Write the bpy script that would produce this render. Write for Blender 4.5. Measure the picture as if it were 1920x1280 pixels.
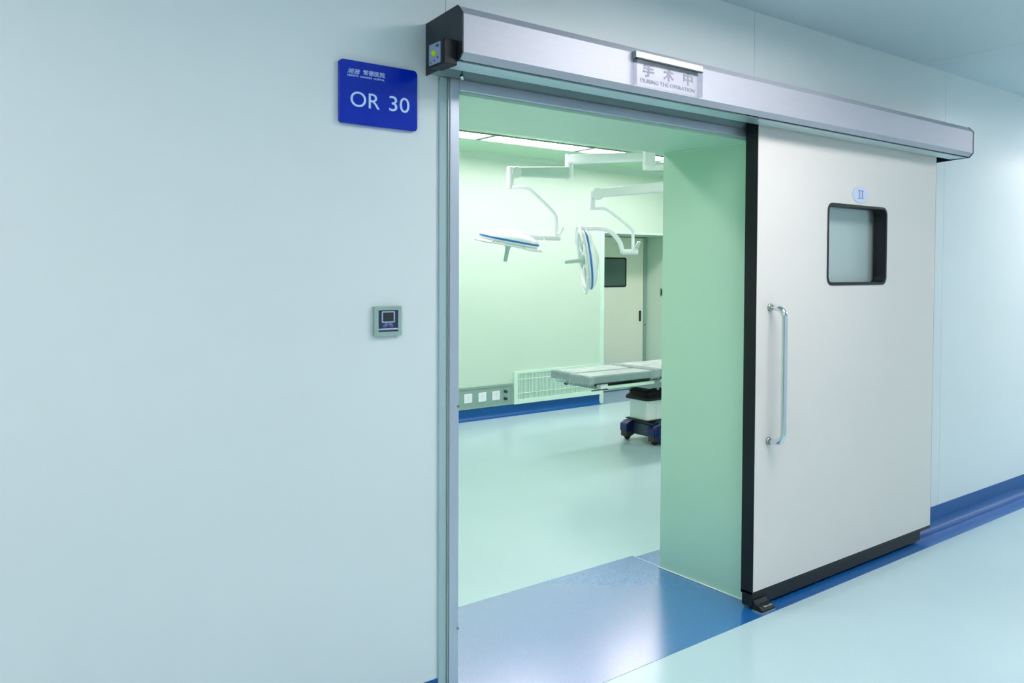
import bpy, bmesh, math, random
from mathutils import Vector, Matrix
random.seed(4)
C = bpy.context.scene.collection
SC = bpy.context.scene
for o in list(bpy.data.objects):
    bpy.data.objects.remove(o)

# ------------------------------------------------------------------ camera
cam_d = bpy.data.cameras.new('camera')
cam = bpy.data.objects.new('camera', cam_d)
C.objects.link(cam)
rv = Vector((0.7970497, -0.60389982, 0.0040974))
uv = Vector((0.01276711, 0.02363295, 0.99963918))
fv = Vector((0.60377875, 0.79670979, -0.02654669))
M = Matrix((( rv.x, uv.x, -fv.x), (rv.y, uv.y, -fv.y), (rv.z, uv.z, -fv.z))).to_4x4()
M.translation = Vector((-1.493, -2.2608, 1.5056))
cam.matrix_world = M
cam_d.sensor_fit = 'HORIZONTAL'
cam_d.sensor_width = 36
cam_d.lens = 1521.86 * 36 / 1920
cam_d.shift_y = -92.98 / 1920
cam_d.clip_start = 0.05
SC.camera = cam

# ------------------------------------------------------------------ world + exposure
w = bpy.data.worlds.new('world')
SC.world = w
w.use_nodes = True
w.node_tree.nodes['Background'].inputs[0].default_value = (0.55, 0.75, 0.8, 1)
w.node_tree.nodes['Background'].inputs[1].default_value = 0.0
SC.view_settings.view_transform = 'Standard'
SC.view_settings.look = 'None'
SC.view_settings.gamma = 1
SC.view_settings.use_curve_mapping = False
SC.view_settings.exposure = 0.0
try:
    SC.cycles.use_denoising = True
    SC.cycles.max_bounces = 12
    SC.cycles.diffuse_bounces = 8
    SC.cycles.transparent_max_bounces = 12
    SC.cycles.caustics_reflective = False
    SC.cycles.caustics_refractive = False
except Exception:
    pass
OR_LIGHT = 20.0         # strength of the operating room's panel lights
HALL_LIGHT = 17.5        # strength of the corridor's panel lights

# ------------------------------------------------------------------ materials
def s2l(c):
    return c / 12.92 if c <= 0.04045 else ((c + 0.055) / 1.055) ** 2.4
def rgb(r, g, b):
    return (s2l(r / 255), s2l(g / 255), s2l(b / 255), 1)
def mat(name, col, rough=0.5, metal=0.0, spec=0.5, var=0.03, scale=6.0, bump=0.0, bscale=200.0, coat=0.0, stretch=None):
    m = bpy.data.materials.new(name)
    m.use_nodes = True
    nt = m.node_tree
    b = nt.nodes['Principled BSDF']
    tc = nt.nodes.new('ShaderNodeTexCoord')
    mp = nt.nodes.new('ShaderNodeMapping')
    nt.links.new(tc.outputs['Object'], mp.inputs[0])
    if stretch:
        mp.inputs['Scale'].default_value = stretch
    nz = nt.nodes.new('ShaderNodeTexNoise')
    nz.inputs['Scale'].default_value = scale
    nz.inputs['Detail'].default_value = 3
    nt.links.new(mp.outputs[0], nz.inputs['Vector'])
    cr = nt.nodes.new('ShaderNodeValToRGB')
    cr.color_ramp.elements[0].position = 0.3
    cr.color_ramp.elements[1].position = 0.7
    cr.color_ramp.elements[0].color = tuple(c * (1 - var) for c in col[:3]) + (1,)
    cr.color_ramp.elements[1].color = tuple(min(1, c * (1 + var)) for c in col[:3]) + (1,)
    nt.links.new(nz.outputs[0], cr.inputs[0])
    nt.links.new(cr.outputs[0], b.inputs['Base Color'])
    b.inputs['Roughness'].default_value = rough
    b.inputs['Metallic'].default_value = metal
    b.inputs['Specular IOR Level'].default_value = spec
    if coat:
        b.inputs['Coat Weight'].default_value = coat
        b.inputs['Coat Roughness'].default_value = 0.12
    if bump:
        n2 = nt.nodes.new('ShaderNodeTexNoise')
        n2.inputs['Scale'].default_value = bscale
        n2.inputs['Detail'].default_value = 2
        nt.links.new(mp.outputs[0], n2.inputs['Vector'])
        bp = nt.nodes.new('ShaderNodeBump')
        bp.inputs['Strength'].default_value = bump
        bp.inputs['Distance'].default_value = 0.002
        nt.links.new(n2.outputs[0], bp.inputs['Height'])
        nt.links.new(bp.outputs[0], b.inputs['Normal'])
    return m
def speckle(name, col, fleck, rough, spec=0.5, wave=0.0):
    """sheet vinyl: base colour with fine flecks and very slight waviness"""
    m = mat(name, col, rough, 0, spec, 0.025, 1.3)
    nt = m.node_tree
    b = nt.nodes['Principled BSDF']
    base = b.inputs['Base Color'].links[0].from_socket
    tc = [n for n in nt.nodes if n.type == 'TEX_COORD'][0]
    n1 = nt.nodes.new('ShaderNodeTexNoise')
    n1.inputs['Scale'].default_value = 170
    n1.inputs['Detail'].default_value = 2
    nt.links.new(tc.outputs['Object'], n1.inputs['Vector'])
    r = nt.nodes.new('ShaderNodeValToRGB')
    r.color_ramp.elements[0].position = 0.58
    r.color_ramp.elements[1].position = 0.75
    r.color_ramp.elements[0].color = (0, 0, 0, 1)
    r.color_ramp.elements[1].color = (0.55, 0.55, 0.55, 1)
    nt.links.new(n1.outputs[0], r.inputs[0])
    mx = nt.nodes.new('ShaderNodeMix')
    mx.data_type = 'RGBA'
    nt.links.new(r.outputs[0], mx.inputs[0])
    nt.links.new(base, mx.inputs[6])
    mx.inputs[7].default_value = fleck
    nt.links.new(mx.outputs[2], b.inputs['Base Color'])
    if wave:
        n2 = nt.nodes.new('ShaderNodeTexNoise')
        n2.inputs['Scale'].default_value = 5
        n2.inputs['Detail'].default_value = 3
        nt.links.new(tc.outputs['Object'], n2.inputs['Vector'])
        bp = nt.nodes.new('ShaderNodeBump')
        bp.inputs['Strength'].default_value = wave
        bp.inputs['Distance'].default_value = 0.01
        nt.links.new(n2.outputs[0], bp.inputs['Height'])
        nt.links.new(bp.outputs[0], b.inputs['Normal'])
    return m
def emit(name, col, strength):
    m = bpy.data.materials.new(name)
    m.use_nodes = True
    b = m.node_tree.nodes['Principled BSDF']
    b.inputs['Base Color'].default_value = (0.9, 0.9, 0.9, 1)
    b.inputs['Emission Color'].default_value = col
    b.inputs['Emission Strength'].default_value = strength
    return m
def clear(name, tint, ior_fac, rough=0.02, white=0.0, nscale=14, spread=0.5, wcol=(0.9, 0.95, 0.97, 1)):
    """thin clear sheet: tinted see-through plus mirror sheen (and optionally a milky share)"""
    m = bpy.data.materials.new(name)
    m.use_nodes = True
    nt = m.node_tree
    nt.nodes.remove(nt.nodes['Principled BSDF'])
    out = nt.nodes['Material Output']
    tr = nt.nodes.new('ShaderNodeBsdfTransparent')
    tr.inputs[0].default_value = tint
    gl = nt.nodes.new('ShaderNodeBsdfGlossy')
    gl.inputs['Roughness'].default_value = rough
    fr = nt.nodes.new('ShaderNodeFresnel')
    ge = nt.nodes.new('ShaderNodeNewGeometry')
    mi = nt.nodes.new('ShaderNodeMix')
    mi.inputs[2].default_value = ior_fac
    mi.inputs[3].default_value = 1 / ior_fac
    nt.links.new(ge.outputs['Backfacing'], mi.inputs[0])
    nt.links.new(mi.outputs[0], fr.inputs[0])
    mx = nt.nodes.new('ShaderNodeMixShader')
    nt.links.new(fr.outputs[0], mx.inputs[0])
    last = tr.outputs[0]
    if white:
        df = nt.nodes.new('ShaderNodeBsdfDiffuse')
        df.inputs[0].default_value = wcol
        nz = nt.nodes.new('ShaderNodeTexNoise')
        nz.inputs['Scale'].default_value = nscale
        nz.inputs['Detail'].default_value = 4
        rr = nt.nodes.new('ShaderNodeMapRange')
        rr.inputs[1].default_value = 0.4
        rr.inputs[2].default_value = 0.65
        rr.inputs[3].default_value = white * (1 - spread)
        rr.inputs[4].default_value = min(1, white * (1 + spread))
        nt.links.new(nz.outputs[0], rr.inputs[0])
        m2 = nt.nodes.new('ShaderNodeMixShader')
        nt.links.new(rr.outputs[0], m2.inputs[0])
        nt.links.new(last, m2.inputs[1])
        nt.links.new(df.outputs[0], m2.inputs[2])
        last = m2.outputs[0]
    nt.links.new(last, mx.inputs[1])
    nt.links.new(gl.outputs[0], mx.inputs[2])
    nt.links.new(mx.outputs[0], out.inputs[0])
    return m

MT = {}
MT['wall'] = mat('pale_blue_wall_panel', rgb(222, 229, 230), 0.28, 0, 0.45, 0.012, 2.0, 0.02, 350)
MT['joint'] = mat('joint_sealant', rgb(165, 190, 192), 0.7)
MT['ceil'] = mat('pale_ceiling_panel', rgb(204, 218, 224), 0.5, 0, 0.3, 0.012, 2.0)
MT['green'] = mat('mint_wall_panel', rgb(207, 227, 208), 0.42, 0, 0.6, 0.012, 2.0, 0.02, 350)
gb = MT['green'].node_tree.nodes['Principled BSDF']
gb.inputs['Coat Weight'].default_value = 1.0
gb.inputs['Coat Roughness'].default_value = 0.42
gb.inputs['Coat IOR'].default_value = 1.7
MT['orceil'] = mat('mint_ceiling_panel', rgb(188, 224, 194), 0.5, 0, 0.3, 0.012, 2.0)
MT['lining'] = mat('green_lining_panel', rgb(194, 228, 200), 0.3, 0, 0.45, 0.012, 2.0, 0.02, 350)
MT['greentrim'] = mat('mint_trim', rgb(215, 240, 224), 0.35)
MT['floor'] = speckle('aqua_sheet_vinyl', rgb(186, 211, 217), rgb(206, 228, 232), 0.2, 0.6, 0.02)
MT['blue'] = speckle('blue_sheet_vinyl', rgb(16, 104, 182), rgb(70, 142, 210), 0.24, 1.0, 0.05)
MT['blue'].node_tree.nodes['Principled BSDF'].inputs['Coat Weight'].default_value = 1.0
MT['blue'].node_tree.nodes['Principled BSDF'].inputs['Coat Roughness'].default_value = 0.22
MT['blue'].node_tree.nodes['Principled BSDF'].inputs['Coat IOR'].default_value = 2.1
MT['skirt'] = speckle('blue_coved_vinyl', rgb(4, 84, 150), rgb(30, 108, 174), 0.42, 0.4)
MT['alu'] = mat('brushed_aluminium', rgb(188, 188, 197), 0.58, 0.6, 0.5, 0.03, 40, 0.02, 60, 0, (0.2, 3, 12))
MT['aluframe'] = mat('satin_aluminium', rgb(196, 202, 216), 0.38, 0.75, 0.5, 0.02, 30, 0, 60, 0, (8, 8, 0.3))
MT['alupale'] = mat('pale_aluminium_soffit', rgb(206, 226, 228), 0.3, 0.5, 0.5, 0.02, 30)
MT['chrome'] = mat('polished_steel', rgb(225, 230, 232), 0.14, 1.0, 0.5, 0.01, 20)
MT['steel'] = mat('satin_steel', rgb(170, 178, 172), 0.35, 0.9, 0.5, 0.03, 30)
MT['greysteel'] = mat('grey_green_steel', rgb(158, 184, 174), 0.35, 0.3, 0.5, 0.02, 20)
MT['black'] = mat('black_rubber', rgb(16, 22, 27), 0.5, 0, 0.4, 0.06, 30)
MT['blackplate'] = mat('black_plate', rgb(36, 46, 54), 0.4, 0, 0.4, 0.04, 30)
MT['rail'] = mat('grey_rail', rgb(104, 116, 118), 0.5, 0.3)
MT['dark'] = mat('dark_rail', rgb(58, 66, 70), 0.5, 0.3)
MT['door'] = mat('cream_door_laminate', rgb(226, 219, 214), 0.34, 0, 0.4, 0.012, 2.0, 0.02, 300)
MT['ordoor'] = mat('cream_door_paint', rgb(232, 234, 216), 0.4, 0, 0.4, 0.012, 2.0)
MT['signblue'] = mat('royal_blue_acrylic', rgb(0, 42, 178), 0.16, 0, 0.5, 0.03, 4)
MT['letter'] = mat('pale_blue_letters', rgb(196, 222, 252), 0.4)
MT['white'] = mat('white_enamel', rgb(240, 242, 244), 0.3, 0, 0.5, 0.01, 5)
MT['offwhite'] = mat('white_plastic', rgb(238, 240, 238), 0.35, 0, 0.5, 0.01, 5)
MT['lampblue'] = mat('blue_stripe', rgb(40, 120, 200), 0.35)
MT['lens'] = mat('grey_lens', rgb(150, 170, 176), 0.12, 0, 0.6, 0.08, 30)
MT['grip'] = mat('grey_green_grip', rgb(196, 216, 206), 0.4)
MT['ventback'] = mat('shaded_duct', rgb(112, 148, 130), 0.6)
MT['slot'] = mat('pale_slot', rgb(170, 184, 180), 0.5)
MT['rail2'] = mat('dark_grey_skirt', rgb(58, 60, 58), 0.45)
MT['navy'] = mat('navy_plastic', rgb(26, 40, 96), 0.22, 0, 0.5, 0.06, 8)
MT['navytop'] = mat('slate_plastic', rgb(66, 76, 92), 0.3, 0, 0.5, 0.06, 8)
MT['cushion'] = mat('grey_cushion', rgb(140, 158, 158), 0.5, 0, 0.4, 0.04, 10, 0.05, 90)
MT['inset'] = mat('navy_insert', rgb(40, 54, 88), 0.25, 0, 0.5, 0.05, 20)
MT['petal'] = mat('lilac_button', rgb(92, 104, 160), 0.3)
MT['screen'] = mat('dark_glass_screen', rgb(40, 50, 52), 0.1)
MT['silver'] = mat('silver_trim', rgb(176, 186, 206), 0.3, 0.6)
MT['lilac'] = mat('grey_blue_switch_face', rgb(142, 158, 190), 0.35)
MT['lightframe'] = mat('grey_light_frame', rgb(128, 140, 138), 0.5)
MT['lime'] = mat('lime_knob', rgb(196, 222, 20), 0.35)
MT['disc'] = mat('pale_blue_disc', rgb(206, 216, 236), 0.35, 0, 0.5, 0.01)
MT['discink'] = mat('blue_numeral', rgb(120, 130, 190), 0.5)
MT['frost'] = mat('grey_engraving', rgb(150, 152, 168), 0.6)
MT['darkglass'] = mat('dark_door_glass', rgb(66, 90, 84), 0.08, 0, 0.6, 0.05, 3)
MT['glass'] = clear('door_glass', (0.93, 0.96, 0.955, 1), 1.5, 0.01)
MT['acrylic'] = clear('clear_acrylic', (0.985, 0.985, 0.99, 1), 1.2, 0.25)
MT['acrylicedge'] = clear('acrylic_edge', (0.74, 0.76, 0.80, 1), 1.2, 0.2)
MT['film'] = clear('plastic_film', (0.93, 0.96, 0.96, 1), 1.35, 0.12, 0.3)
MT['filmtop'] = clear('white_plastic_sheet', (0.95, 0.96, 0.96, 1), 1.4, 0.15, 0.82, 5, 0.12)
MT['ledOR'] = emit('or_light_diffuser', (1.0, 0.905, 0.97, 1), OR_LIGHT)
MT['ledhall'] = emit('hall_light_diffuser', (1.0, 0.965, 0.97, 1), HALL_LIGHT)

# ------------------------------------------------------------------ helpers
def link(name, bm, m, parent=None, smooth=False, kind=None):
    me = bpy.data.meshes.new(name)
    bmesh.ops.recalc_face_normals(bm, faces=bm.faces[:])
    bm.to_mesh(me)
    bm.free()
    me.materials.append(MT[m])
    if smooth:
        for p in me.polygons:
            p.use_smooth = True
    o = bpy.data.objects.new(name, me)
    C.objects.link(o)
    if parent is not None:
        o.parent = parent
        o.matrix_parent_inverse = Matrix.Identity(4)
        o.location = -world_loc(parent)
    if kind:
        o['kind'] = kind
    return o
def world_loc(o):
    v = Vector(o.location)
    while o.parent is not None:
        o = o.parent
        v = v + Vector(o.location)
    return v
def empty(name, loc):
    o = bpy.data.objects.new(name, None)
    o.empty_display_size = 0.1
    C.objects.link(o)
    o.location = loc
    return o
def tag(o, label, cat=None, group=None):
    o['label'] = label
    if cat:
        o['category'] = cat
    if group:
        o['group'] = group
    return o
def box_bm(x0, x1, y0, y1, z0, z1, bev=0.0, seg=2, bm=None):
    new = bmesh.new()
    r = bmesh.ops.create_cube(new, size=1)
    bmesh.ops.scale(new, vec=(abs(x1 - x0), abs(y1 - y0), abs(z1 - z0)), verts=new.verts)
    bmesh.ops.translate(new, vec=((x0 + x1) / 2, (y0 + y1) / 2, (z0 + z1) / 2), verts=new.verts)
    if bev:
        bmesh.ops.bevel(new, geom=new.edges[:], offset=bev, segments=seg, affect='EDGES', profile=0.5)
    if bm is None:
        return new
    tmp = bpy.data.meshes.new('tmp')
    new.to_mesh(tmp)
    new.free()
    bm.from_mesh(tmp)
    bpy.data.meshes.remove(tmp)
    return bm
def box(name, x0, x1, y0, y1, z0, z1, m, parent=None, bev=0.0, kind=None):
    return link(name, box_bm(x0, x1, y0, y1, z0, z1, bev), m, parent, False, kind)
def merge(bm, other):
    tmp = bpy.data.meshes.new('tmp')
    other.to_mesh(tmp)
    other.free()
    bm.from_mesh(tmp)
    bpy.data.meshes.remove(tmp)
    return bm
def frame_of(d):
    d = d.normalized()
    a = Vector((0, 0, 1)) if abs(d.z) < 0.9 else Vector((1, 0, 0))
    u = d.cross(a).normalized()
    v = u.cross(d).normalized()
    return u, v
def sweep_bm(pts, radius, n=12, cap=True, bm=None, radii=None):
    bm = bm or bmesh.new()
    pts = [Vector(p) for p in pts]
    prev_u = None
    rings = []
    for i, p in enumerate(pts):
        if i == 0:
            d = pts[1] - p
        elif i == len(pts) - 1:
            d = p - pts[i - 1]
        else:
            d = (pts[i + 1] - p).normalized() + (p - pts[i - 1]).normalized()
        d.normalize()
        if prev_u is None:
            u, v = frame_of(d)
        else:
            u = (prev_u - d * prev_u.dot(d)).normalized()
            v = d.cross(u)
        prev_u = u
        r = radii[i] if radii else radius
        rings.append([bm.verts.new(p + (u * math.cos(2 * math.pi * k / n) + v * math.sin(2 * math.pi * k / n)) * r) for k in range(n)])
    for a, b in zip(rings, rings[1:]):
        for k in range(n):
            bm.faces.new((a[k], a[(k + 1) % n], b[(k + 1) % n], b[k]))
    if cap:
        bm.faces.new(rings[0][::-1])
        bm.faces.new(rings[-1])
    return bm
def smooth_path(pts, it=3):
    """Chaikin corner cutting that keeps the end points"""
    pts = [Vector(p) for p in pts]
    for _ in range(it):
        q = [pts[0]]
        for a, b in zip(pts, pts[1:]):
            q += [a.lerp(b, 0.25), a.lerp(b, 0.75)]
        q.append(pts[-1])
        pts = q
    return pts
def lathe_bm(prof, n=40, origin=(0, 0, 0), axis=(0, 0, 1), bm=None, cap=False):
    """prof: (r, h) pairs turned about the axis"""
    bm = bm or bmesh.new()
    ax = Vector(axis).normalized()
    u, v = frame_of(ax)
    o = Vector(origin)
    rings = []
    for r, h in prof:
        if r < 1e-6:
            rings.append([bm.verts.new(o + ax * h)])
        else:
            rings.append([bm.verts.new(o + ax * h + (u * math.cos(2 * math.pi * k / n) + v * math.sin(2 * math.pi * k / n)) * r) for k in range(n)])
    for a, b in zip(rings, rings[1:]):
        for k in range(n):
            k2 = (k + 1) % n
            if len(a) == 1 and len(b) == 1:
                continue
            if len(a) == 1:
                bm.faces.new((a[0], b[k2], b[k]))
            elif len(b) == 1:
                bm.faces.new((a[k], a[k2], b[0]))
            else:
                bm.faces.new((a[k], a[k2], b[k2], b[k]))
    return bm
def prism_bm(poly, axis, a0, a1, bm=None):
    """extrude a closed 2-D outline along an axis; poly in the two other axes' order"""
    bm = bm or bmesh.new()
    def P(p, a):
        if axis == 'x':
            return Vector((a, p[0], p[1]))
        if axis == 'y':
            return Vector((p[0], a, p[1]))
        return Vector((p[0], p[1], a))
    A = [bm.verts.new(P(p, a0)) for p in poly]
    B = [bm.verts.new(P(p, a1)) for p in poly]
    n = len(poly)
    for i in range(n):
        bm.faces.new((A[i], A[(i + 1) % n], B[(i + 1) % n], B[i]))
    bm.faces.new(A[::-1])
    bm.faces.new(B)
    return bm
def rrect(x0, x1, z0, z1, r, n=6):
    pts = []
    for cx, cz, a in ((x1 - r, z0 + r, -90), (x1 - r, z1 - r, 0), (x0 + r, z1 - r, 90), (x0 + r, z0 + r, 180)):
        for i in range(n + 1):
            t = math.radians(a + 90 * i / n)
            pts.append((cx + r * math.cos(t), cz + r * math.sin(t)))
    return pts
def holed_bm(outer, inner, y0, y1, bm=None):
    """slab between y0 and y1 with outline outer and a hole inner (both (x, z))"""
    bm = bm or bmesh.new()
    for y in (y0, y1):
        es = []
        for loop in (outer, inner):
            vs = [bm.verts.new((x, y, z)) for x, z in loop]
            es += [bm.edges.new((vs[i], vs[(i + 1) % len(vs)])) for i in range(len(vs))]
        bmesh.ops.triangle_fill(bm, use_beauty=True, use_dissolve=False, edges=es)
    for loop in (outer, inner):
        n = len(loop)
        for i in range(n):
            a, b = loop[i], loop[(i + 1) % n]
            bm.faces.new([bm.verts.new((a[0], y0, a[1])), bm.verts.new((b[0], y0, b[1])), bm.verts.new((b[0], y1, b[1])), bm.verts.new((a[0], y1, a[1]))])
    bmesh.ops.remove_doubles(bm, verts=bm.verts[:], dist=1e-5)
    return bm
def text_obj(name, s, x0, x1, z0, z1, y, m, parent, depth=0.0012, bold=0.0, shear=0.0, spacing=1.0):
    """lettering as raised mesh on a wall facing -y, fitted into the given rectangle"""
    cu = bpy.data.curves.new('lettering_curve', 'FONT')
    cu.body = s
    cu.size = 1.0
    cu.extrude = 0.01
    cu.offset = bold
    cu.shear = shear
    cu.space_character = spacing
    cu.resolution_u = 4
    t = bpy.data.objects.new('lettering_tmp', cu)
    C.objects.link(t)
    dg = bpy.context.evaluated_depsgraph_get()
    me = bpy.data.meshes.new_from_object(t.evaluated_get(dg))
    bpy.data.objects.remove(t)
    xs = [v.co.x for v in me.vertices]
    ys = [v.co.y for v in me.vertices]
    ax, bx, ay, by = min(xs), max(xs), min(ys), max(ys)
    for v in me.vertices:
        u = (v.co.x - ax) / (bx - ax)
        h = (v.co.y - ay) / (by - ay)
        v.co = Vector((x0 + (x1 - x0) * u, y - depth * (0.5 + 0.5 * v.co.z / 0.01), z0 + (z1 - z0) * h))
    bm = bmesh.new()
    bm.from_mesh(me)
    bpy.data.meshes.remove(me)
    return link(name, bm, m, parent)

H, W = 2.1, 1.583
YW = 0.015              # corridor face of the wall panels
D = 0.534               # operating-room face of the same wall
YF = 4.44               # far wall of the operating room
ZC = 2.673

# ------------------------------------------------------------------ floor
fl = box('floor', -6.0, 9.0, -3.0, 6.0, -0.1, 0.0, 'floor', None, 0, 'structure')
box('threshold_strip', -0.01, 1.5855, -0.1316, 0.74, -0.01, 0.0012, 'blue', fl)
box('border_strip', 1.587, 9.0, -0.1316, YW, -0.01, 0.0012, 'blue', fl)
box('border_strip', -6.0, -0.0115, -0.1316, YW, -0.01, 0.0012, 'blue', fl)
box('border_strip', 1.587, 8.0, D, 0.72, -0.01, 0.0012, 'blue', fl)
box('border_strip', -1.5, -0.0115, D, 0.74, -0.01, 0.0012, 'blue', fl)
box('border_strip', -1.5, 8.0, YF - 0.052, YF + 0.001, -0.01, 0.0012, 'blue', fl)
box('border_strip', 4.85, 6.225, YF + 0.001, 5.05, -0.01, 0.0012, 'blue', fl)
box('weld_seam', 1.5855, 1.587, 0.0, 0.72, -0.005, 0.0018, 'greentrim', fl)

# ------------------------------------------------------------------ corridor wall with its doorway
bm = box_bm(-6.0, -0.03, YW + 0.004, D - 0.004, 0, ZC)
box_bm(1.60, 9.0, YW + 0.004, D - 0.004, 0, ZC, 0, 2, bm)
box_bm(-0.03, 1.60, YW + 0.004, D - 0.004, 2.12, ZC, 0, 2, bm)
wf = link('wall_front', bm, 'joint', None, False, 'structure')
def wpanel(x0, x1, z0, z1):
    box('wall_panel', x0 + 0.0012, x1 - 0.0012, YW, YW + 0.006, z0, z1, 'wall', wf)
wpanel(-6.0, -2.05, 0, ZC)
wpanel(-2.05, -0.047, 0, ZC)
wpanel(-0.047, 1.593, 2.12, ZC)
wpanel(1.593, 3.407, 0, ZC)
wpanel(3.407, 5.22, 0, ZC)
wpanel(5.22, 9.0, 0, ZC)
# room side of the wall
for x0, x1, z0 in ((-1.5, -0.03, 0), (1.60, 8.0, 0), (-0.03, 1.60, 2.12)):
    box('mint_panel', x0, x1, D - 0.006, D, z0, ZC, 'green', wf)

# lining of the doorway
ln_ = empty('trim_1', (W, 0.28, 0))
ln_['kind'] = 'structure'
box('lining_panel', W - 0.01, W + 0.012, 0.02, D, 0.0, H - 0.01, 'lining', ln_)
box('lining_panel', -0.012, 0.0 + 0.004, 0.02, D, 0.0, H - 0.01, 'lining', ln_)
box('head_panel', -0.012, W + 0.012, 0.02, D, H - 0.01, H + 0.015, 'lining', ln_)
box('sealant_bead', W - 0.0165, W - 0.01, 0.03, D + 0.006, 0.0012, 0.007, 'white', ln_, 0.002)
box('sealant_bead', W - 0.0145, W - 0.01, 0.03, D, H - 0.0145, H - 0.01, 'greentrim', ln_, 0.001)

# aluminium door frame
fr = empty('trim_2', (0, 0.02, 0))
fr['kind'] = 'structure'
def jamb(x0, x1, z0, z1, s):
    b = box_bm(x0, x1, 0.0, 0.03, z0, z1, 0.003)
    return link('jamb', b, 'aluframe' if s > 0 else 'alupale', fr)
jamb(-0.038, 0.0, 0.0, 2.138, 1)
jamb(W, W + 0.038, 0.0, 2.138, -1)
box('head_rail', 0.0, W, 0.0, 0.03, H, 2.138, 'aluframe', fr, 0.003)
box('sealing_strip', -0.0745, -0.0385, 0.007, YW + 0.002, 0.0, 2.138, 'joint', fr, 0.003)
box('jamb_rib', -0.0445, -0.0385, 0.003, 0.009, 0.0, 2.138, 'steel', fr, 0.001)
for z in (0.30, 1.05):
    link('screw', lathe_bm([(0, -0.003), (0.005, -0.002), (0.005, 0.002)], 10, (-0.004, 0.0, z), (0, -1, 0)), 'steel', fr)

# coved skirting of the corridor and of the operating room
def cove(y, s, top=0.13, r=0.05):
    """profile (y, z): upright flange, hollow curve, thin foot; s = -1 runs out towards -y"""
    p = [(y, top), (y + s * 0.004, top - 0.001), (y + s * 0.004, r)]
    for i in range(1, 9):
        t = math.radians(90 * i / 8)
        p.append((y + s * (0.004 + r * (1 - math.cos(t))), 0.002 + r * (1 - math.sin(t))))
    p += [(y + s * (0.004 + r), 0.0), (y, 0.0)]
    return p
o = link('baseboard_left', prism_bm(cove(YW, -1, 0.147), 'x', -6.0, -0.076), 'skirt', None, False, 'structure')
o = link('baseboard_right', prism_bm(cove(YW, -1), 'x', 1.625, 9.0), 'skirt', None, False, 'structure')
o = link('baseboard_back', prism_bm(cove(YF, -1, 0.112, 0.045), 'x', -1.5, 4.826), 'skirt', None, False, 'structure')

# rest of the corridor shell
box('wall_back', -6.0, 9.0, -3.1, -3.0, 0, ZC, 'wall', None, 0, 'structure')
box('wall_left', -6.1, -6.0, -3.0, D, 0, ZC, 'wall', None, 0, 'structure')
box('wall_right', 9.0, 9.1, -3.0, D, 0, ZC, 'wall', None, 0, 'structure')
ce = box('ceiling', -6.0, 9.0, -3.0, D - 0.01, ZC + 0.006, ZC + 0.08, 'joint', None, 0, 'structure')
for a, b in ((-6.0, -2.9), (-2.9, 0.1), (0.1, 3.1), (3.1, 6.1), (6.1, 9.0)):
    box('ceiling_panel', a + 0.0015, b - 0.0015, -3.0, YW + 0.004, ZC, ZC + 0.008, 'ceil', ce)

# ------------------------------------------------------------------ operating-room shell
bm = box_bm(-1.5, 4.826, YF, YF + 0.1, 0, ZC)
box_bm(4.826, 6.225, YF, YF + 0.1, 1.93, ZC, 0, 2, bm)
box_bm(6.225, 8.0, YF, YF + 0.1, 0, ZC, 0, 2, bm)
wb = link('wall_far', bm, 'green', None, False, 'structure')
box('corner_trim', 4.826, 4.886, YF - 0.012, YF + 0.004, 0.0, 1.93, 'greentrim', wb, 0.002)
box('header_trim', 4.826, 6.30, YF - 0.006, YF + 0.004, 1.93, 1.955, 'greentrim', wb, 0.002)
cv = [(YF + 0.001, ZC - 0.07)]
for i in range(9):
    t_ = math.radians(90 * i / 8)
    cv.append((YF - 0.07 * (1 - math.cos(t_)), ZC - 0.07 + 0.07 * math.sin(t_)))
cv.append((YF + 0.001, ZC + 0.001))
link('cove_moulding', prism_bm(cv, 'x', -1.5, 8.0), 'green', wb)
rc = box('wall_recess', 6.225, 6.30, YF + 0.1, 5.15, 0, 2.05, 'green', None, 0, 'structure')
box('left_reveal', 4.75, 4.83, YF + 0.1, 5.15, 0, 2.05, 'green', rc)
box('recess_soffit', 4.83, 6.225, YF + 0.1, 5.15, 1.935, 2.05, 'green', rc)
box('recess_back', 4.83, 6.225, 5.09, 5.15, 0, 1.935, 'green', rc)
box('wall_east', 8.0, 8.1, D, YF + 0.1, 0, ZC, 'green', None, 0, 'structure')
box('wall_west', -1.6, -1.5, D, YF + 0.1, 0, ZC, 'green', None, 0, 'structure')
box('ceiling', -1.5, 8.0, D - 0.01, YF + 0.1, ZC, ZC + 0.08, 'orceil', None, 0, 'structure')

# ------------------------------------------------------------------ lights fixed to the ceilings
def light(x0, x1, y0, y1, mt, label, group, deep=0.016):
    t = empty('ceiling_light', ((x0 + x1) / 2, (y0 + y1) / 2, ZC))
    link('light_frame', holed_bm([(x0, y0), (x1, y0), (x1, y1), (x0, y1)], [(x0 + 0.026, y0 + 0.008), (x1 - 0.026, y0 + 0.008), (x1 - 0.026, y1 - 0.008), (x0 + 0.026, y1 - 0.008)], 0, 1), 'lightframe', t)
    fo = t.children[0] if t.children else None
    me = fo.data
    for v in me.vertices:
        x, k, y = v.co
        v.co = (x, y, ZC - deep + (deep - 0.001) * k)
    box('light_diffuser', x0 + 0.026, x1 - 0.026, y0 + 0.008, y1 - 0.008, ZC - 0.006, ZC - 0.002, mt, t)
    tag(t, label, 'light', group)
    return t
ornames = ['lit white ceiling panel beside the left door jamb inside the green room',
           'long lit white ceiling panel above the left surgical lamp',
           'lit white ceiling panel cut off by the long arm of the left surgical lamp']
G1 = 'panel lights along the far side of the operating room ceiling'
for i, x in enumerate((1.468, 2.615, 3.762)):
    light(x + 0.002, x + 1.143, 3.40, 3.68, 'ledOR', ornames[i], G1)
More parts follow.
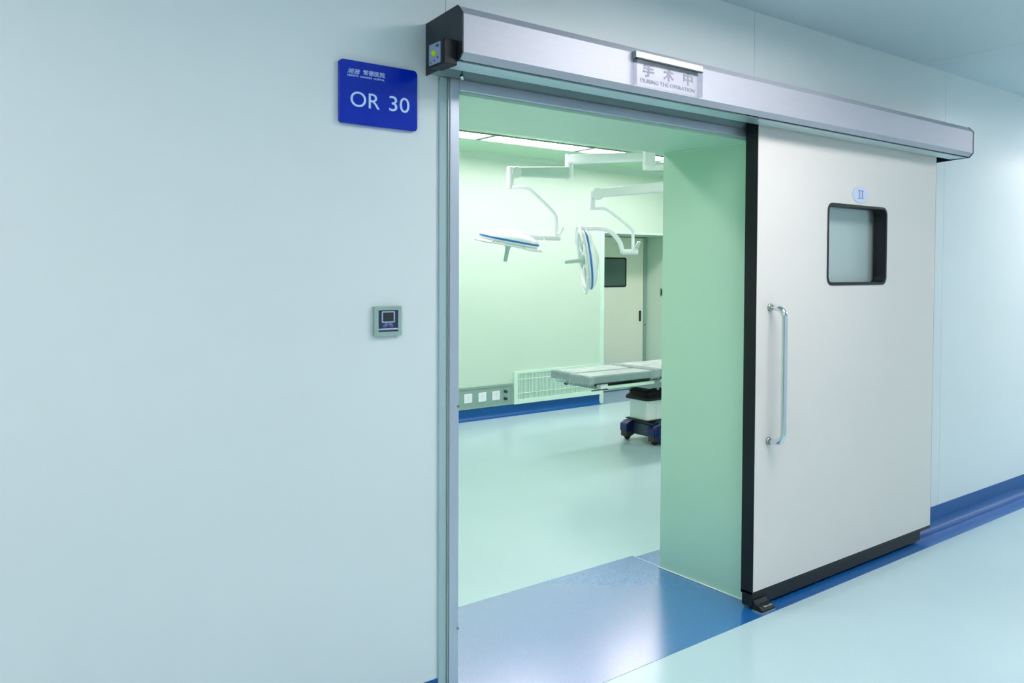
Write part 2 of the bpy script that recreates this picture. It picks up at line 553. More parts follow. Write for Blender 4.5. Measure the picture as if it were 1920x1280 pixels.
light(4.911, 6.054, 3.40, 3.68, 'ledOR', 'lit white ceiling panel seen right of the lamp column beside the green door reveal', G1)
for x in (-0.5, 2.2, 5.0):  # unseen near row, added to brighten the green door reveal
    light(x, x + 1.2, 1.05, 1.35, 'ledOR', 'added fill panel light in the near half of the operating room ceiling, hidden above the doorway', 'added fill lights hidden above the doorway')
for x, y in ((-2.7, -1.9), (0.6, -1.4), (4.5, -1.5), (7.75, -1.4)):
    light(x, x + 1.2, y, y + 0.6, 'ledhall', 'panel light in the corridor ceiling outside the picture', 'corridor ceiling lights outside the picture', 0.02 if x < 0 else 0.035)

# ------------------------------------------------------------------ door operator beam above the doorway
BX0, BX1 = -0.117, 3.281
op = empty('sliding_door_operator', ((BX0 + BX1) / 2, YW, 2.133))
tag(op, 'long brushed aluminium sliding door operator box with black end cap above the doorway', 'door operator')
T = 0.003
prof = [(YW, 2.297), (-0.17, 2.311), (-0.196, 2.283), (-0.196, 2.167), (-0.176, 2.147)]
inn = [(-0.1735, 2.149), (-0.1925, 2.168), (-0.1925, 2.282), (-0.169, 2.3075), (YW, 2.294)]
link('front_cover', prism_bm(prof + inn, 'x', BX0, BX1), 'alu', op)
box('underside_plate', BX0 + 0.002, BX1 - 0.002, -0.1625, -0.078, 2.143, 2.147, 'alupale', op)
cap = [(YW, 2.299), (-0.171, 2.313), (-0.198, 2.284), (-0.198, 2.166), (-0.177, 2.143), (YW, 2.133)]
ec = link('end_cap', prism_bm(cap, 'x', BX0 - 0.005, BX0), 'blackplate', op)
link('end_cap', prism_bm(cap, 'x', BX1, BX1 + 0.006), 'blackplate', op)
box('track_rail', BX0 + 0.01, BX1 - 0.01, -0.055, 0.012, 2.225, 2.285, 'rail', op, 0.004)
box('back_plate', BX0 + 0.002, BX1 - 0.002, 0.008, YW, 2.139, 2.294, 'joint', op)
rl = link('stop_roller', lathe_bm([(0, -0.005), (0.009, -0.005), (0.0105, -0.003), (0.0105, 0.003), (0.009, 0.005), (0, 0.005)], 20, (-0.021, -0.045, 2.133), (0.6, -0.8, 0)), 'chrome', op, True)
box('hanger_pin', -0.0235, -0.0185, -0.048, -0.042, 2.14, 2.20, 'steel', op)
# key switch on the end cap
ks = link('key_switch', box_bm(BX0 - 0.055, BX0 - 0.005, -0.172, -0.084, 2.128, 2.206, 0.004), 'black', op)
xf = BX0 - 0.055
fb = bmesh.new()
prism_bm([(-0.156, 2.135), (-0.092, 2.135), (-0.092, 2.198), (-0.156, 2.198)], 'x', xf - 0.0025, xf + 0.001, fb)
link('switch_face', fb, 'lilac', ks)
link('knob', lathe_bm([(0.0, 0.008), (0.007, 0.0075), (0.0095, 0.005), (0.0095, 0.0)], 20, (xf - 0.0025, -0.123, 2.167), (-1, 0, 0)), 'lime', ks, True)
for yy, zz, a, b in ((-0.14, 2.188, 0.007, 0.004), (-0.142, 2.152, 0.003, 0.003), (-0.122, 2.146, 0.003, 0.002), (-0.102, 2.142, 0.003, 0.002)):
    bm = bmesh.new()
    box_bm(xf - 0.0032, xf - 0.002, yy - a, yy + a, zz - b, zz + b, 0, 1, bm)
    link('switch_mark', bm, 'inset', ks)

# acrylic sign on the beam
sg = empty('operation_sign', (0.785, -0.196, 2.165))
tag(sg, 'clear acrylic DURING THE OPERATION sign mounted on the aluminium beam', 'sign')
box('lamp_housing', 0.607, 0.965, -0.216, -0.1964, 2.264, 2.285, 'white', sg, 0.001)
ho = box('housing_end', 0.604, 0.607, -0.217, -0.1964, 2.263, 2.286, 'greysteel', sg)
box('housing_lip', 0.609, 0.965, -0.2175, -0.206, 2.2595, 2.264, 'dark', sg)
box('acrylic_plate', 0.611, 0.9605, -0.2145, -0.1965, 2.168, 2.2595, 'acrylic', sg, 0.0008)
for xa in (0.6065, 0.9605):
    box('acrylic_edge', xa, xa + 0.0045, -0.215, -0.199, 2.168, 2.2595, 'acrylicedge', sg)
for ch, xa, xb in (('\u624b', 0.642, 0.700), ('\u672f', 0.751, 0.807), ('\u4e2d', 0.860, 0.913)):
    text_obj('lettering', ch, xa + 0.0165, xb + 0.0175, 2.207, 2.2545, -0.1968, 'frost', sg, 0.0003, 0.028)
text_obj('lettering', 'DURING THE OPERATION', 0.6475, 0.942, 2.1845, 2.199, -0.1968, 'frost', sg, 0.0003, 0.012)

# ------------------------------------------------------------------ sliding door, open
d1 = empty('door_1', (2.32, -0.04, 0.0))
d1['kind'] = 'structure'
DX0, DX1, DYF, DYB, DZ = 1.5155, 3.129, -0.07, -0.007, 0.082
wx0, wx1, wz0, wz1 = 2.062, 2.605, 1.442, 1.834
dp = link('door_panel', holed_bm([(DX0, DZ), (DX1, DZ), (DX1, 2.21), (DX0, 2.21)], rrect(wx0 + 0.002, wx1 - 0.002, wz0 + 0.002, wz1 - 0.002, 0.036), DYF, DYB), 'door', d1)
box('edge_seal', DX0 - 0.0045, DX0, DYF, DYB, DZ - 0.012, 2.21, 'black', d1, 0.0015)
box('edge_seal', DX1, DX1 + 0.003, DYF, DYB, DZ - 0.012, 2.21, 'dark', d1, 0.001)
box('bottom_trim', DX0 - 0.0045, DX1 + 0.003, DYF + 0.001, DYB, DZ - 0.016, DZ, 'black', d1, 0.001)
box('drop_seal', DX0 - 0.003, DX1 - 0.10, -0.066, -0.012, 0.014, DZ - 0.016, 'black', d1, 0.003)
wf1 = link('window_frame', holed_bm(rrect(wx0 - 0.003, wx1 + 0.003, wz0 - 0.003, wz1 + 0.003, 0.04), rrect(wx0 + 0.009, wx1 - 0.009, wz0 + 0.011, wz1 - 0.009, 0.030), DYF - 0.003, DYB + 0.002), 'black', d1)
box('window_pane', wx0 + 0.006, wx1 - 0.006, -0.026, -0.022, wz0 + 0.008, wz1 - 0.006, 'glass', d1)
dc = link('grade_disc', lathe_bm([(0, 0.004), (0.040, 0.004), (0.0425, 0.0025), (0.0425, -0.001)], 48, (2.345, DYF, 1.889), (0, -1, 0)), 'disc', d1)
for vv in dc.data.vertices:
    vv.co.x = 2.3465 + (vv.co.x - 2.345) * 1.72
bm = bmesh.new()
for xx in (2.333, 2.359):
    box_bm(xx - 0.0035, xx + 0.0035, DYF - 0.005, DYF - 0.0038, 1.87, 1.909, 0, 1, bm)
for zz in (1.87, 1.909):
    box_bm(2.320, 2.372, DYF - 0.005, DYF - 0.0038, zz - 0.0015, zz + 0.0015, 0, 1, bm)
link('numeral', bm, 'discink', dc)
HX, HB = 1.6125, -0.148
path = [(HX, DYF, 1.345), (HX, -0.10, 1.345)]
for i in range(9):
    t = math.radians(90 * i / 8)
    path.append((HX, HB + 0.045 - 0.045 * math.sin(t), 1.30 + 0.045 * math.cos(t)))
for i in range(9):
    t = math.radians(90 * i / 8)
    path.append((HX, HB + 0.045 - 0.045 * math.cos(t), 0.79 - 0.045 * math.sin(t)))
path += [(HX, DYF, 0.745)]
hd = link('pull_handle', sweep_bm(path, 0.0135, 20), 'chrome', d1, True)
for z in (1.345, 0.745):
    link('handle_rose', lathe_bm([(0.0, 0.009), (0.0165, 0.009), (0.018, 0.007), (0.018, 0.0)], 24, (HX, DYF, z), (0, -1, 0)), 'steel', hd)

# floor guide under the leading edge
gd = empty('floor_guide', (1.56, -0.04, 0.0012))
tag(gd, 'small black floor guide block under the leading edge of the sliding door', 'door guide')
box('base_plate', 1.513, 1.607, -0.122, -0.066, 0.0012, 0.006, 'steel', gd, 0.001)
link('guide_block', prism_bm([(-0.12, 0.006), (-0.12, 0.016), (-0.105, 0.026), (-0.085, 0.030), (-0.072, 0.046), (-0.069, 0.046), (-0.069, 0.006)], 'x', 1.515, 1.605), 'black', gd)
link('bright_bar', sweep_bm([(1.54, -0.110, 0.0235), (1.592, -0.110, 0.0235)], 0.006, 10), 'steel', gd, True)

# ------------------------------------------------------------------ things on the corridor wall
rs = empty('room_sign', (-0.293, YW, 1.945))
tag(rs, 'royal blue wall sign reading OR 30 left of the door operator', 'sign')
pl = bmesh.new()
prism_bm(rrect(-0.4285, -0.161, 1.9475, 2.1385, 0.011), 'y', 0.002, YW, pl)
bmesh.ops.bevel(pl, geom=[e for e in pl.edges if abs(e.verts[0].co.y - 0.002) < 1e-5 and abs(e.verts[1].co.y - 0.002) < 1e-5], offset=0.0015, segments=2, affect='EDGES')
link('sign_plate', pl, 'signblue', rs)
text_obj('lettering', 'OR', -0.394, -0.295, 2.0, 2.0465, 0.002, 'letter', rs, 0.0008)
text_obj('lettering', '30', -0.262, -0.190, 2.0015, 2.0485, 0.002, 'letter', rs, 0.0008)
text_obj('lettering', '\u6e58\u96c5', -0.4045, -0.361, 2.0975, 2.1135, 0.002, 'letter', rs, 0.0006, -0.004, 0.3)
text_obj('lettering', '\u5e38\u5fb7\u533b\u9662', -0.351, -0.277, 2.0995, 2.1155, 0.002, 'letter', rs, 0.0006, 0.006)
text_obj('lettering', 'XIANGYA  CHANGDE  HOSPITAL', -0.4045, -0.278, 2.090, 2.0955, 0.002, 'letter', rs, 0.0006, 0.01)

cp = empty('wall_control', (-0.265, YW, 1.30))
tag(cp, 'small square steel wall control with dark screen left of the doorway', 'switch')
link('wall_plate', holed_bm([(-0.313, 1.299), (-0.217, 1.299), (-0.217, 1.391), (-0.313, 1.391)], [(-0.2985, 1.311), (-0.229, 1.311), (-0.229, 1.379), (-0.2985, 1.379)], 0.003, YW), 'greysteel', cp)
ins = box('control_face', -0.2985, -0.229, 0.006, YW, 1.311, 1.379, 'inset', cp)
link('screen_ring', holed_bm(rrect(-0.287, -0.240, 1.3395, 1.3755, 0.003, 3), rrect(-0.2825, -0.2445, 1.3435, 1.3715, 0.002, 3), 0.004, 0.0065), 'silver', ins)
box('screen', -0.2825, -0.2445, 0.005, 0.0065, 1.3435, 1.3715, 'screen', ins)
for s in (-1, 1):
    b = lathe_bm([(0, 0.002), (0.007, 0.0015), (0.0085, 0.0)], 20, (0, 0, 0), (0, -1, 0))
    bmesh.ops.scale(b, vec=(1.15, 1, 0.72), verts=b.verts)
    bmesh.ops.rotate(b, cent=(0, 0, 0), matrix=Matrix.Rotation(s * 0.5, 3, 'Y'), verts=b.verts)
    bmesh.ops.translate(b, vec=(-0.2637 + s * 0.0095, 0.006, 1.3315), verts=b.verts)
    link('petal_button', b, 'petal', ins, True)
box('silver_bar', -0.2985, -0.229, 0.0045, 0.0075, 1.3165, 1.3215, 'silver', ins, 0.0005)

# ------------------------------------------------------------------ far wall of the operating room
so = empty('socket_panel', (3.0, YF, 0.12))
tag(so, 'long grey steel socket panel low on the far wall left of the vent grille', 'socket panel')
link('panel_plate', holed_bm([(2.30, 0.122), (3.592, 0.122), (3.592, 0.334), (2.30, 0.334)], [(2.32, 0.142), (3.572, 0.142), (3.572, 0.314), (2.32, 0.314)], YF - 0.012, YF), 'greysteel', so)
box('recessed_face', 2.32, 3.572, YF - 0.006, YF, 0.142, 0.314, 'greysteel', so)
for i, x in enumerate((2.690, 2.862, 3.034, 3.207, 3.378)):
    k = box('socket', x - 0.048, x + 0.048, YF - 0.013, YF - 0.004, 0.178, 0.270, 'white', so, 0.003)
    b = bmesh.new()
    for dx, dz, aa in ((-0.009, 0.012, 0.5), (0.009, 0.012, -0.5), (0, -0.012, 0)):
        q = box_bm(-0.0018, 0.0018, -0.0005, 0.0005, -0.006, 0.006)
        bmesh.ops.rotate(q, cent=(0, 0, 0), matrix=Matrix.Rotation(aa, 3, 'Y'), verts=q.verts)
        bmesh.ops.translate(q, vec=(x + dx, YF - 0.0132, 0.224 + dz), verts=q.verts)
        merge(b, q)
    link('socket_slot', b, 'slot', k)['kind'] = 'stuff'
for z in (0.184, 0.258):
    link('earth_post', lathe_bm([(0, 0.038), (0.012, 0.037), (0.013, 0.03), (0.011, 0.022), (0.015, 0.02), (0.015, 0.0)], 16, (3.494, YF - 0.006, z), (0, -1, 0)), 'dark', so, True)

vg = empty('vent_grille', (4.21, YF, 0.112))
tag(vg, 'mint return air vent grille with upright slats low on the far wall', 'vent')
VX0, VX1, VZ0, VZ1 = 3.604, 4.826, 0.112, 0.452
link('grille_frame', holed_bm([(VX0, VZ0), (VX1, VZ0), (VX1, VZ1), (VX0, VZ1)], [(3.650, 0.160), (4.780, 0.160), (4.780, 0.428), (3.650, 0.428)], YF - 0.022, YF), 'greentrim', vg)
box('grille_back', 3.650, 4.780, YF - 0.004, YF - 0.0005, 0.160, 0.428, 'ventback', vg)
sm = None
ns = 60
for i in range(ns):
    x = 3.650 + (i + 0.5) * (4.780 - 3.650) / ns
    if sm is None:
        so_ = link('slat', box_bm(-0.0042, 0.0042, YF - 0.018, YF - 0.005, 0.160, 0.428), 'greentrim', vg)
        sm = so_.data
        so_.location = Vector((x, 0, 0)) - world_loc(vg)
    else:
        s = bpy.data.objects.new('slat', sm)
        C.objects.link(s)
        s.parent = vg
        s.location = Vector((x, 0, 0)) - world_loc(vg)
for z in (0.222, 0.368):
    box('cross_bar', 3.650, 4.780, YF - 0.0205, YF - 0.016, z - 0.004, z + 0.004, 'greentrim', vg)

d2 = empty('door_2', (5.53, 5.05, 0))
d2['kind'] = 'structure'
box('door_panel', 4.84, 6.168, 5.05, 5.088, 0.008, 1.925, 'ordoor', d2, 0.002)
link('window_frame', holed_bm(rrect(5.10, 5.857, 1.300, 1.671, 0.03), rrect(5.118, 5.838, 1.318, 1.653, 0.02), 5.044, 5.052), 'black', d2)
box('window_pane', 5.116, 5.840, 5.0465, 5.0495, 1.316, 1.655, 'darkglass', d2)
link('pull_slot', prism_bm(rrect(6.092, 6.128, 0.858, 0.995, 0.012, 4), 'y', 5.046, 5.051), 'black', d2)
box('door_stile', 6.175, 6.222, 5.046, 5.088, 0.0, 1.93, 'greysteel', d2, 0.003)
link('keyhole', lathe_bm([(0, 0.003), (0.007, 0.003), (0.009, 0.0)], 16, (6.198, 5.046, 0.81), (0, -1, 0)), 'dark', d2)

sw = empty('wall_switch', (6.225, 4.77, 1.2))
tag(sw, 'small grey switch plate on the reveal wall right of the cream door', 'switch')
box('switch_plate', 6.215, 6.225, 4.735, 4.805, 1.185, 1.285, 'steel', sw, 0.002)
box('switch_window', 6.213, 6.2155, 4.75, 4.79, 1.20, 1.27, 'inset', sw)

# ------------------------------------------------------------------ surgical lamps
RIGHT = Vector((rv.x, rv.y, 0)).normalized()
FWD = Vector((fv.x, fv.y, 0)).normalized()
UP = Vector((0, 0, 1))
def arm_box(name, a, b, wdt, ha, hb, m, parent, round_end=True):
    """tapering square arm from a to b (heights ha, hb), rounded corners"""
    a, b = Vector(a), Vector(b)
    d = (b - a).normalized()
    s = d.cross(UP).normalized()
    u = s.cross(d)
    bm = bmesh.new()
    rings = []
    for p, h in ((a, ha), (b, hb)):
        ring = []
        r = min(wdt, h) * 0.28
        for cs, cu, ang in ((1, -1, -90), (1, 1, 0), (-1, 1, 90), (-1, -1, 180)):
            for i in range(4):
                t = math.radians(ang + 30 * i)
                ring.append(bm.verts.new(p + s * (cs * (wdt / 2 - r) + r * math.cos(t)) + u * (cu * (h / 2 - r) + r * math.sin(t))))
        rings.append(ring)
    n = len(rings[0])
    for k in range(n):
        bm.faces.new((rings[0][k], rings[0][(k + 1) % n], rings[1][(k + 1) % n], rings[1][k]))
    bm.faces.new(rings[0][::-1])
    bm.faces.new(rings[1])
    return link(name, bm, m, parent)
def drum(name, c, r, z0, z1, m, parent, bev=0.006):
    return link(name, lathe_bm([(0, z0), (r - bev, z0), (r, z0 + bev), (r, z1 - bev), (r - bev, z1), (0, z1)], 28, (c[0], c[1], 0)), m, parent, False)
def shade(o):
    for p in o.data.polygons:
        p.use_smooth = len(p.vertices) == 4
    return o

def lamp_head(parent, c, back, ctrl_dir, lens_dir):
    """round lamp head: back = unit axis out of the domed back; grip on the other side"""
    c, back = Vector(c), Vector(back).normalized()
    R = 0.255
    head = link('lamp_shell', lathe_bm([(0.0, 0.096), (0.05, 0.094), (0.09, 0.082), (0.115, 0.066), (0.16, 0.060), (0.20, 0.052), (0.232, 0.036), (0.248, 0.020), (R, 0.005), (R + 0.002, -0.012), (R - 0.004, -0.026), (R - 0.02, -0.030), (0.06, -0.030), (0.0, -0.030)], 56, c, back), 'white', parent, True)
    link('blue_stripe', lathe_bm([(R + 0.0005, 0.007), (R + 0.0040, 0.005), (R + 0.0050, -0.002), (R + 0.0040, -0.009), (R + 0.0005, -0.010)], 56, c, back), 'lampblue', head, True)
    u = (Vector(lens_dir) - back * Vector(lens_dir).dot(back)).normalized()
    v = back.cross(u)
    # four lens windows around the grip
    for k in range(4):
        t = math.radians(90 * k)
        rd, tg = u * math.cos(t) + v * math.sin(t), v * math.cos(t) - u * math.sin(t)
        lb = bmesh.new()
        mid = lb.verts.new(c + rd * 0.145 - back * 0.037)
        rings = []
        for sc_, hh in ((0.75, 0.037), (0.95, 0.034), (1.0, 0.027)):
            rings.append([lb.verts.new(c + rd * (0.145 + 0.082 * sc_ * math.cos(2 * math.pi * q / 28)) + tg * (0.072 * sc_ * math.sin(2 * math.pi * q / 28)) * (1.0 + 0.35 * math.cos(2 * math.pi * q / 28)) - back * hh) for q in range(28)])
        for q in range(28):
            lb.faces.new((mid, rings[0][q], rings[0][(q + 1) % 28]))
            for ra, rb in zip(rings, rings[1:]):
                lb.faces.new((ra[q], rb[q], rb[(q + 1) % 28], ra[(q + 1) % 28]))
        link('lens', lb, 'lens', head, True)
    # rim rail held off the shell, carried around the light face
    n = 72
    ring = [c - back * 0.046 + (u * math.cos(2 * math.pi * k / n) + v * math.sin(2 * math.pi * k / n)) * (R + 0.022) for k in range(n)]
    for a0, a1 in ((-60, 60), (120, 240)):
        pts = [c - back * 0.046 + (u * math.cos(math.radians(a)) + v * math.sin(math.radians(a))) * (R + 0.032) for a in range(a0, a1 + 1, 5)]
        pts = [c - back * 0.03 + (pts[0] - c + back * 0.046) * 0.9] + pts + [c - back * 0.03 + (pts[-1] - c + back * 0.046) * 0.9]
        link('rim_rail', sweep_bm(pts, 0.0095, 10), 'offwhite', parent, True)
    link('bezel', lathe_bm([(R - 0.02, 0.028), (R + 0.006, 0.034), (R + 0.012, 0.042), (R + 0.008, 0.049), (R - 0.02, 0.050), (0.226, 0.040), (0.224, 0.029)], 56, c, -back), 'offwhite', head, True)
    # sterile grip
    link('grip', lathe_bm([(0.0, 0.03), (0.04, 0.03), (0.045, 0.045), (0.028, 0.06), (0.021, 0.07), (0.021, 0.085), (0.018, 0.10), (0.0155, 0.185), (0.0135, 0.19), (0.0, 0.19)], 24, c, -back), 'grip', parent, True)
    return head

def pxw(px, py, wz):
    """point at depth wz along the camera axis, from measured picture coordinates"""
    return Vector((-1.493, -2.2608, 1.5056)) + (fv + rv * (px - 960) / 1521.86 - uv * (py - 547) / 1521.86) * wz

# shared ceiling column
CX, CY = 3.66, 2.60
col = empty('ceiling_column', (CX, CY, ZC))
tag(col, 'white round ceiling drop column carrying the two surgical lamp arms', 'lamp mount')
drum('mount_flange', (CX, CY), 0.13, ZC - 0.03, ZC, 'white', col)
drum('drop_tube', (CX, CY), 0.054, 2.37, ZC - 0.03, 'white', col)
drum('tube_collar', (CX, CY), 0.058, 2.405, 2.425, 'offwhite', col, 0.003)

# left lamp
L1 = empty('surgical_lamp', (CX, CY, 2.49))
tag(L1, 'white surgical lamp with blue stripe tilted flat, left of the two', 'surgical lamp', 'surgical lamps over the operating table')
J1 = (3.339, 3.273)
arm_box('horizontal_arm', (CX, CY, 2.485), (J1[0], J1[1], 2.505), 0.075, 0.075, 0.085, 'white', L1)
drum('elbow_joint', J1, 0.036, 2.325, 2.55, 'white', L1)
E1 = (2.734, 3.35)
arm_box('spring_arm', (J1[0] - 0.005, J1[1], 2.385), (E1[0] + 0.02, E1[1], 2.355), 0.062, 0.105, 0.085, 'grip', L1)
link('spring_joint', lathe_bm([(0, -0.034), (0.048, -0.034), (0.052, -0.028), (0.052, 0.028), (0.048, 0.034), (0, 0.034)], 28, (E1[0] + 0.05, E1[1] - 0.005, 2.352), (0.1, 1, 0)), 'offwhite', L1)
drum('wrist_joint', E1, 0.030, 2.212, 2.40, 'white', L1)
p = [(E1[0], E1[1], 2.222), pxw(983, 350, 6.95), pxw(993, 355, 6.94), pxw(1005, 366, 6.93), pxw(1034, 394, 6.9), pxw(1043, 404, 6.9), pxw(1043, 418, 6.9), pxw(1043, 447, 6.9)]
link('bent_tube', sweep_bm(smooth_path(p, 3), 0.0165, 14), 'white', L1, True)
hb = pxw(1019, 445, 6.9)
he = pxw(1051, 446, 6.9)
link('yoke_hub', sweep_bm([hb, hb.lerp(he, 0.1), hb.lerp(he, 0.9), he], 0.024, 20, True, None, [0.021, 0.024, 0.024, 0.020]), 'offwhite', L1)
pa = [pxw(1054, 426, 6.88), pxw(1047, 440, 6.86)]
cpn = arm_box('control_pad', pa[1], pa[0], 0.05, 0.014, 0.014, 'offwhite', L1)
back1 = (UP * math.cos(math.radians(10.7)) + RIGHT * math.sin(math.radians(10.7)) - FWD * 0.06).normalized()
c1 = pxw(955, 449, 6.9)
lamp_head(L1, c1, back1, RIGHT, RIGHT)
link('yoke_arm', sweep_bm(smooth_path([c1 + back1 * 0.055 + RIGHT * 0.06, pxw(985, 441, 6.9), pxw(1005, 444, 6.9), hb], 2), 0.024, 12), 'white', L1, True)

# right lamp
L2 = empty('surgical_lamp', (CX, CY, 2.39))
tag(L2, 'white surgical lamp turned on edge, right of the two, before the cream door', 'surgical lamp', 'surgical lamps over the operating table')
J2 = (4.02, 1.95)
arm_box('horizontal_arm', (CX, CY, 2.392), (J2[0], J2[1], 2.385), 0.06, 0.05, 0.06, 'white', L2)
drum('elbow_joint', J2, 0.036, 2.21, 2.42, 'white', L2)
E2 = pxw(1111, 376, 6.9)
s2l_ = pxw(1114, 363, 6.9)
arm_box('spring_arm', (J2[0], J2[1], 2.26), s2l_, 0.06, 0.095, 0.075, 'offwhite', L2)
link('spring_joint', lathe_bm([(0, -0.034), (0.044, -0.034), (0.05, -0.028), (0.05, 0.028), (0.044, 0.034), (0, 0.034)], 28, pxw(1121, 363, 6.87), (0.75, 0.65, 0)), 'offwhite', L2)
drum('wrist_joint', (E2.x, E2.y), 0.025, pxw(1111, 393, 6.9).z, pxw(1111, 358, 6.9).z, 'white', L2)
p = [pxw(1111, 391, 6.9), pxw(1131, 390, 6.9), pxw(1138, 392, 6.9), pxw(1148, 399, 6.9), pxw(1179, 424, 6.9), pxw(1187, 432, 6.9), pxw(1187, 446, 6.9), pxw(1187, 472, 6.9)]
link('bent_tube', sweep_bm(smooth_path(p, 3), 0.0135, 14, True, None, None), 'white', L2, True)
hb = pxw(1164, 472, 6.9)
he = pxw(1196, 472, 6.9)
link('yoke_hub', sweep_bm([hb, hb.lerp(he, 0.1), hb.lerp(he, 0.9), he], 0.022, 20, True, None, [0.02, 0.022, 0.022, 0.02]), 'white', L2)
cpn = arm_box('control_pad', pxw(1192, 466, 6.86), pxw(1198, 453, 6.84), 0.05, 0.014, 0.014, 'offwhite', L2)
bm = bmesh.new()
for i in range(4):
    q = pxw(1192.5 + 1.6 * i, 464 - 3.2 * i, 6.835)
    box_bm(q.x - 0.012, q.x + 0.012, q.y - 0.006, q.y - 0.001, q.z - 0.003, q.z + 0.003, 0, 1, bm)
link('pad_keys', bm, 'lens', cpn)
ca = math.radians(2)
left_face = (-RIGHT * math.cos(ca) - FWD * math.sin(ca) - UP * 0.13).normalized()
c2 = pxw(1101, 486, 6.9)
lamp_head(L2, c2, -left_face, UP, UP)
top = pxw(1093, 429, 6.9)
link('pivot_cap', lathe_bm([(0, -0.025), (0.03, -0.025), (0.034, -0.018), (0.034, 0.012), (0.028, 0.02), (0, 0.02)], 20, top, (0.1, 0.0, 1)), 'white', L2)
link('yoke_arm', sweep_bm(smooth_path([top, pxw(1124, 427, 6.9), pxw(1146, 433, 6.9), pxw(1163, 453, 6.9), pxw(1167, 470, 6.9)], 3), 0.02, 14), 'white', L2, True)

# ------------------------------------------------------------------ operating table
tb = empty('operating_table', (4.1, 2.72, 0.0))
tag(tb, 'operating table with navy base and grey pads still wrapped in clear plastic', 'operating table')
def ctable(name, x0, x1, y0, y1, z0, z1, m, bev=0.012, parent=tb):
    o = link(name, box_bm(x0, x1, y0, y1, z0, z1, bev, 3), m, parent)
    return o
n_pad = ctable('leg_pad', 2.845, 3.575, 2.455, 2.682, 0.604, 0.665, 'cushion')
f_pad = ctable('leg_pad', 2.885, 3.575, 2.702, 2.970, 0.604, 0.665, 'cushion')
s_pad = ctable('seat_pad', 3.595, 4.45, 2.455, 2.970, 0.604, 0.672, 'cushion')
b_pad = ctable('back_pad', 4.47, 5.05, 2.455, 2.970, 0.604, 0.672, 'cushion')
def film(x0, x1, y0, y1, z0, z1, par, e=0.005, amp=0.0022):
    bm = bmesh.new()
    nx, ny, nz = max(2, int((x1 - x0) / 0.02)), max(2, int((y1 - y0) / 0.02)), 5
    box_bm(x0 - e, x1 + e, y0 - e, y1 + e, z0 - e * 2, z1 + e, 0.01, 2, bm)
    bmesh.ops.subdivide_edges(bm, edges=bm.edges[:], cuts=5, use_grid_fill=True)
    rnd = random.Random(int(x0 * 1000))
    for v in bm.verts:
        v.co += Vector((rnd.uniform(-1, 1), rnd.uniform(-1, 1), rnd.uniform(-0.4, 1))) * amp
    return link('plastic_film', bm, 'film', par)
film(2.845, 2.90, 2.455, 2.682, 0.604, 0.665, n_pad)
film(2.885, 2.95, 2.702, 2.970, 0.590, 0.665, f_pad)
film(3.555, 3.66, 2.455, 2.970, 0.604, 0.672, s_pad)
bm = box_bm(2.86, 3.57, 2.47, 2.668, 0.6655, 0.668, 0.001, 1)
link('plastic_sheet', bm, 'filmtop', n_pad)
bm = box_bm(2.90, 3.57, 2.716, 2.955, 0.6655, 0.668, 0.001, 1)
link('plastic_sheet', bm, 'filmtop', f_pad)
bm = box_bm(3.67, 4.43, 2.47, 2.955, 0.6725, 0.675, 0.001, 1)
link('plastic_sheet', bm, 'filmtop', s_pad)
ctable('pad_board', 2.90, 3.56, 2.465, 2.675, 0.596, 0.604, 'black', 0.002)
ctable('pad_board', 2.93, 3.56, 2.71, 2.96, 0.596, 0.604, 'black', 0.002)
ctable('pad_board', 3.59, 5.04, 2.465, 2.96, 0.590, 0.604, 'black', 0.002)
ctable('side_rail', 3.07, 3.62, 2.478, 2.492, 0.548, 0.576, 'greentrim', 0.004)
ctable('side_rail', 3.65, 5.0, 2.438, 2.452, 0.560, 0.588, 'chrome', 0.004)
ctable('side_rail', 3.07, 3.62, 2.94, 2.954, 0.548, 0.576, 'greentrim', 0.004)
ctable('leg_bracket', 2.995, 3.075, 2.475, 2.53, 0.555, 0.598, 'offwhite', 0.006)
ctable('leg_lever', 2.90, 3.08, 2.478, 2.488, 0.545, 0.553, 'dark', 0.002)
link('release_knob', lathe_bm([(0, -0.02), (0.014, -0.02), (0.017, -0.012), (0.017, 0.012), (0.012, 0.02), (0, 0.02)], 16, (2.94, 2.83, 0.572), (1, 0.2, 0)), 'dark', tb, True)
ctable('leg_tray', 3.05, 3.62, 2.50, 2.93, 0.535, 0.560, 'greysteel', 0.005)
ctable('top_frame', 3.60, 4.9, 2.52, 2.91, 0.50, 0.590, 'steel', 0.008)
link('hinge_post', lathe_bm([(0, 0.47), (0.045, 0.47), (0.045, 0.56), (0.05, 0.565), (0.05, 0.575), (0, 0.575)], 24, (3.78, 2.62, 0)), 'chrome', tb, True)
# bellows: a stack of folds flaring at the foot
pro = []
x0c, x1c, y0c, y1c = 3.685, 4.16, 2.62, 2.84
bm = bmesh.new()
lay = [(0.378, 0.03), (0.40, 0.032), (0.415, 0.018), (0.43, 0.004), (0.445, 0.012), (0.458, -0.002), (0.470, 0.006), (0.480, -0.004)]
prev = None
for z, e in lay:
    ring = [bm.verts.new((xx, yy, z)) for xx, yy in rrect(x0c - e, x1c + e, y0c - e, y1c + e, 0.03, 3)]
    if prev:
        n = len(ring)
        for k in range(n):
            bm.faces.new((prev[k], prev[(k + 1) % n], ring[(k + 1) % n], ring[k]))
    else:
        bm.faces.new(ring[::-1])
    prev = ring
bm.faces.new(prev)
link('bellows', bm, 'black', tb)
link('foot_knob', lathe_bm([(0, -0.015), (0.02, -0.015), (0.026, 0), (0.02, 0.015), (0, 0.015)], 16, (3.66, 2.62, 0.485), (0, 0, 1)), 'black', tb, True)
pc = link('column', prism_bm(rrect(x0c, x1c, y0c, y1c, 0.02, 3), 'z', 0.20, 0.378), 'offwhite', tb)
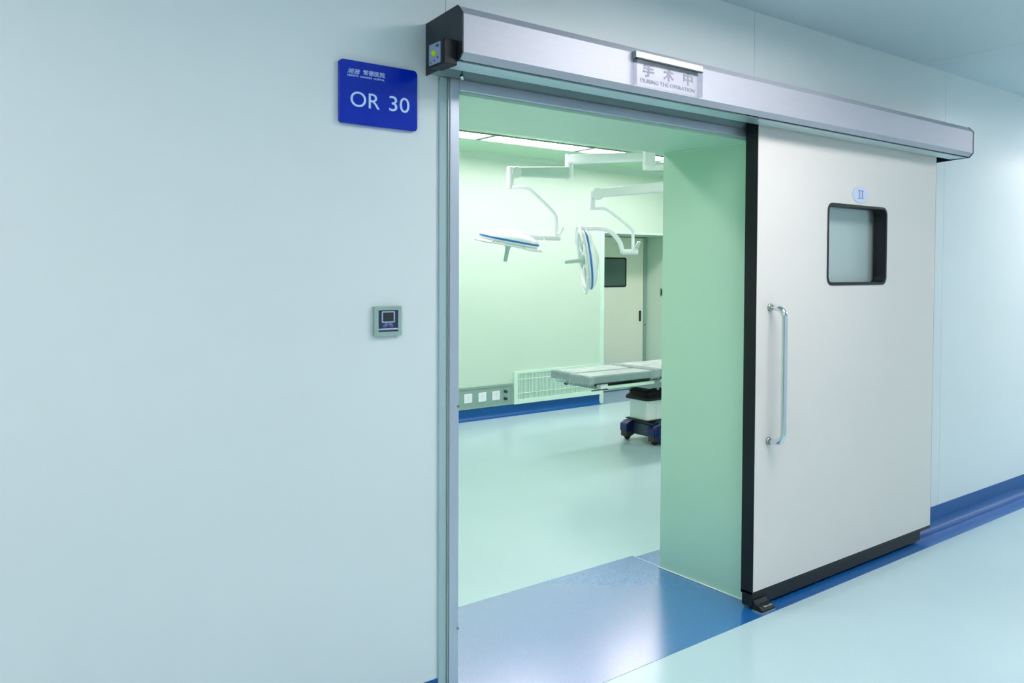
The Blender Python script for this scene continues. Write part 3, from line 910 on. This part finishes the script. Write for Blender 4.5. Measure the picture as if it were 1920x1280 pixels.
box('column_seam', 3.795, 3.798, y0c - 0.0012, y0c + 0.001, 0.20, 0.378, 'silver', pc)
# base cover with four feet
bs = bmesh.new()
prism_bm([(3.74, 0.05), (3.74, 0.165), (3.80, 0.198), (4.75, 0.198), (4.80, 0.165), (4.80, 0.05)], 'y', 2.60, 2.88, bs)
bmesh.ops.bevel(bs, geom=bs.edges[:], offset=0.012, segments=2, affect='EDGES')
link('base_cover', bs, 'navytop', tb)
ctable('column_collar', 3.66, 4.19, 2.60, 2.86, 0.196, 0.206, 'black', 0.003)
def foot(x0, x1, ya, yb):
    o = bmesh.new()
    s = 1 if x1 > x0 else -1
    prism_bm([(x0, 0.076), (x0, 0.145), (x0 + s * 0.05, 0.168), (x1, 0.182), (x1, 0.076)], 'y', ya, yb, o)
    bmesh.ops.bevel(o, geom=o.edges[:], offset=0.006, segments=2, affect='EDGES')
    k = link('foot', o, 'navy', tb)
    o = bmesh.new()
    prism_bm([(x0 + s * 0.006, 0.03), (x0 + s * 0.006, 0.078), (x1, 0.078), (x1, 0.06), (x0 + s * 0.09, 0.05), (x0 + s * 0.07, 0.03)], 'y', ya + 0.005, yb - 0.005, o)
    bmesh.ops.bevel(o, geom=o.edges[:], offset=0.005, segments=2, affect='EDGES')
    link('foot_skirt', o, 'rail2', k)
    link('caster', lathe_bm([(0, -0.012), (0.026, -0.012), (0.03, -0.008), (0.03, 0.008), (0.026, 0.012), (0, 0.012)], 20, (x0 + s * 0.05, (ya + yb) / 2, 0.030), (0.3, 1, 0)), 'black', k)
foot(3.655, 3.80, 2.835, 2.925)
foot(3.665, 3.80, 2.515, 2.605)
foot(4.93, 4.74, 2.835, 2.925)
foot(4.93, 4.74, 2.515, 2.605)
# rounded wheel housings beside the near feet
link('wheel_housing', lathe_bm([(0, 0.165), (0.04, 0.163), (0.075, 0.145), (0.09, 0.115), (0.092, 0.05), (0.085, 0.02), (0.0, 0.02)], 28, (3.80, 2.53, 0)), 'navy', tb, True)
link('wheel_housing', lathe_bm([(0, 0.165), (0.04, 0.163), (0.075, 0.145), (0.09, 0.115), (0.092, 0.05), (0.085, 0.02), (0.0, 0.02)], 28, (4.74, 2.53, 0)), 'navy', tb, True)
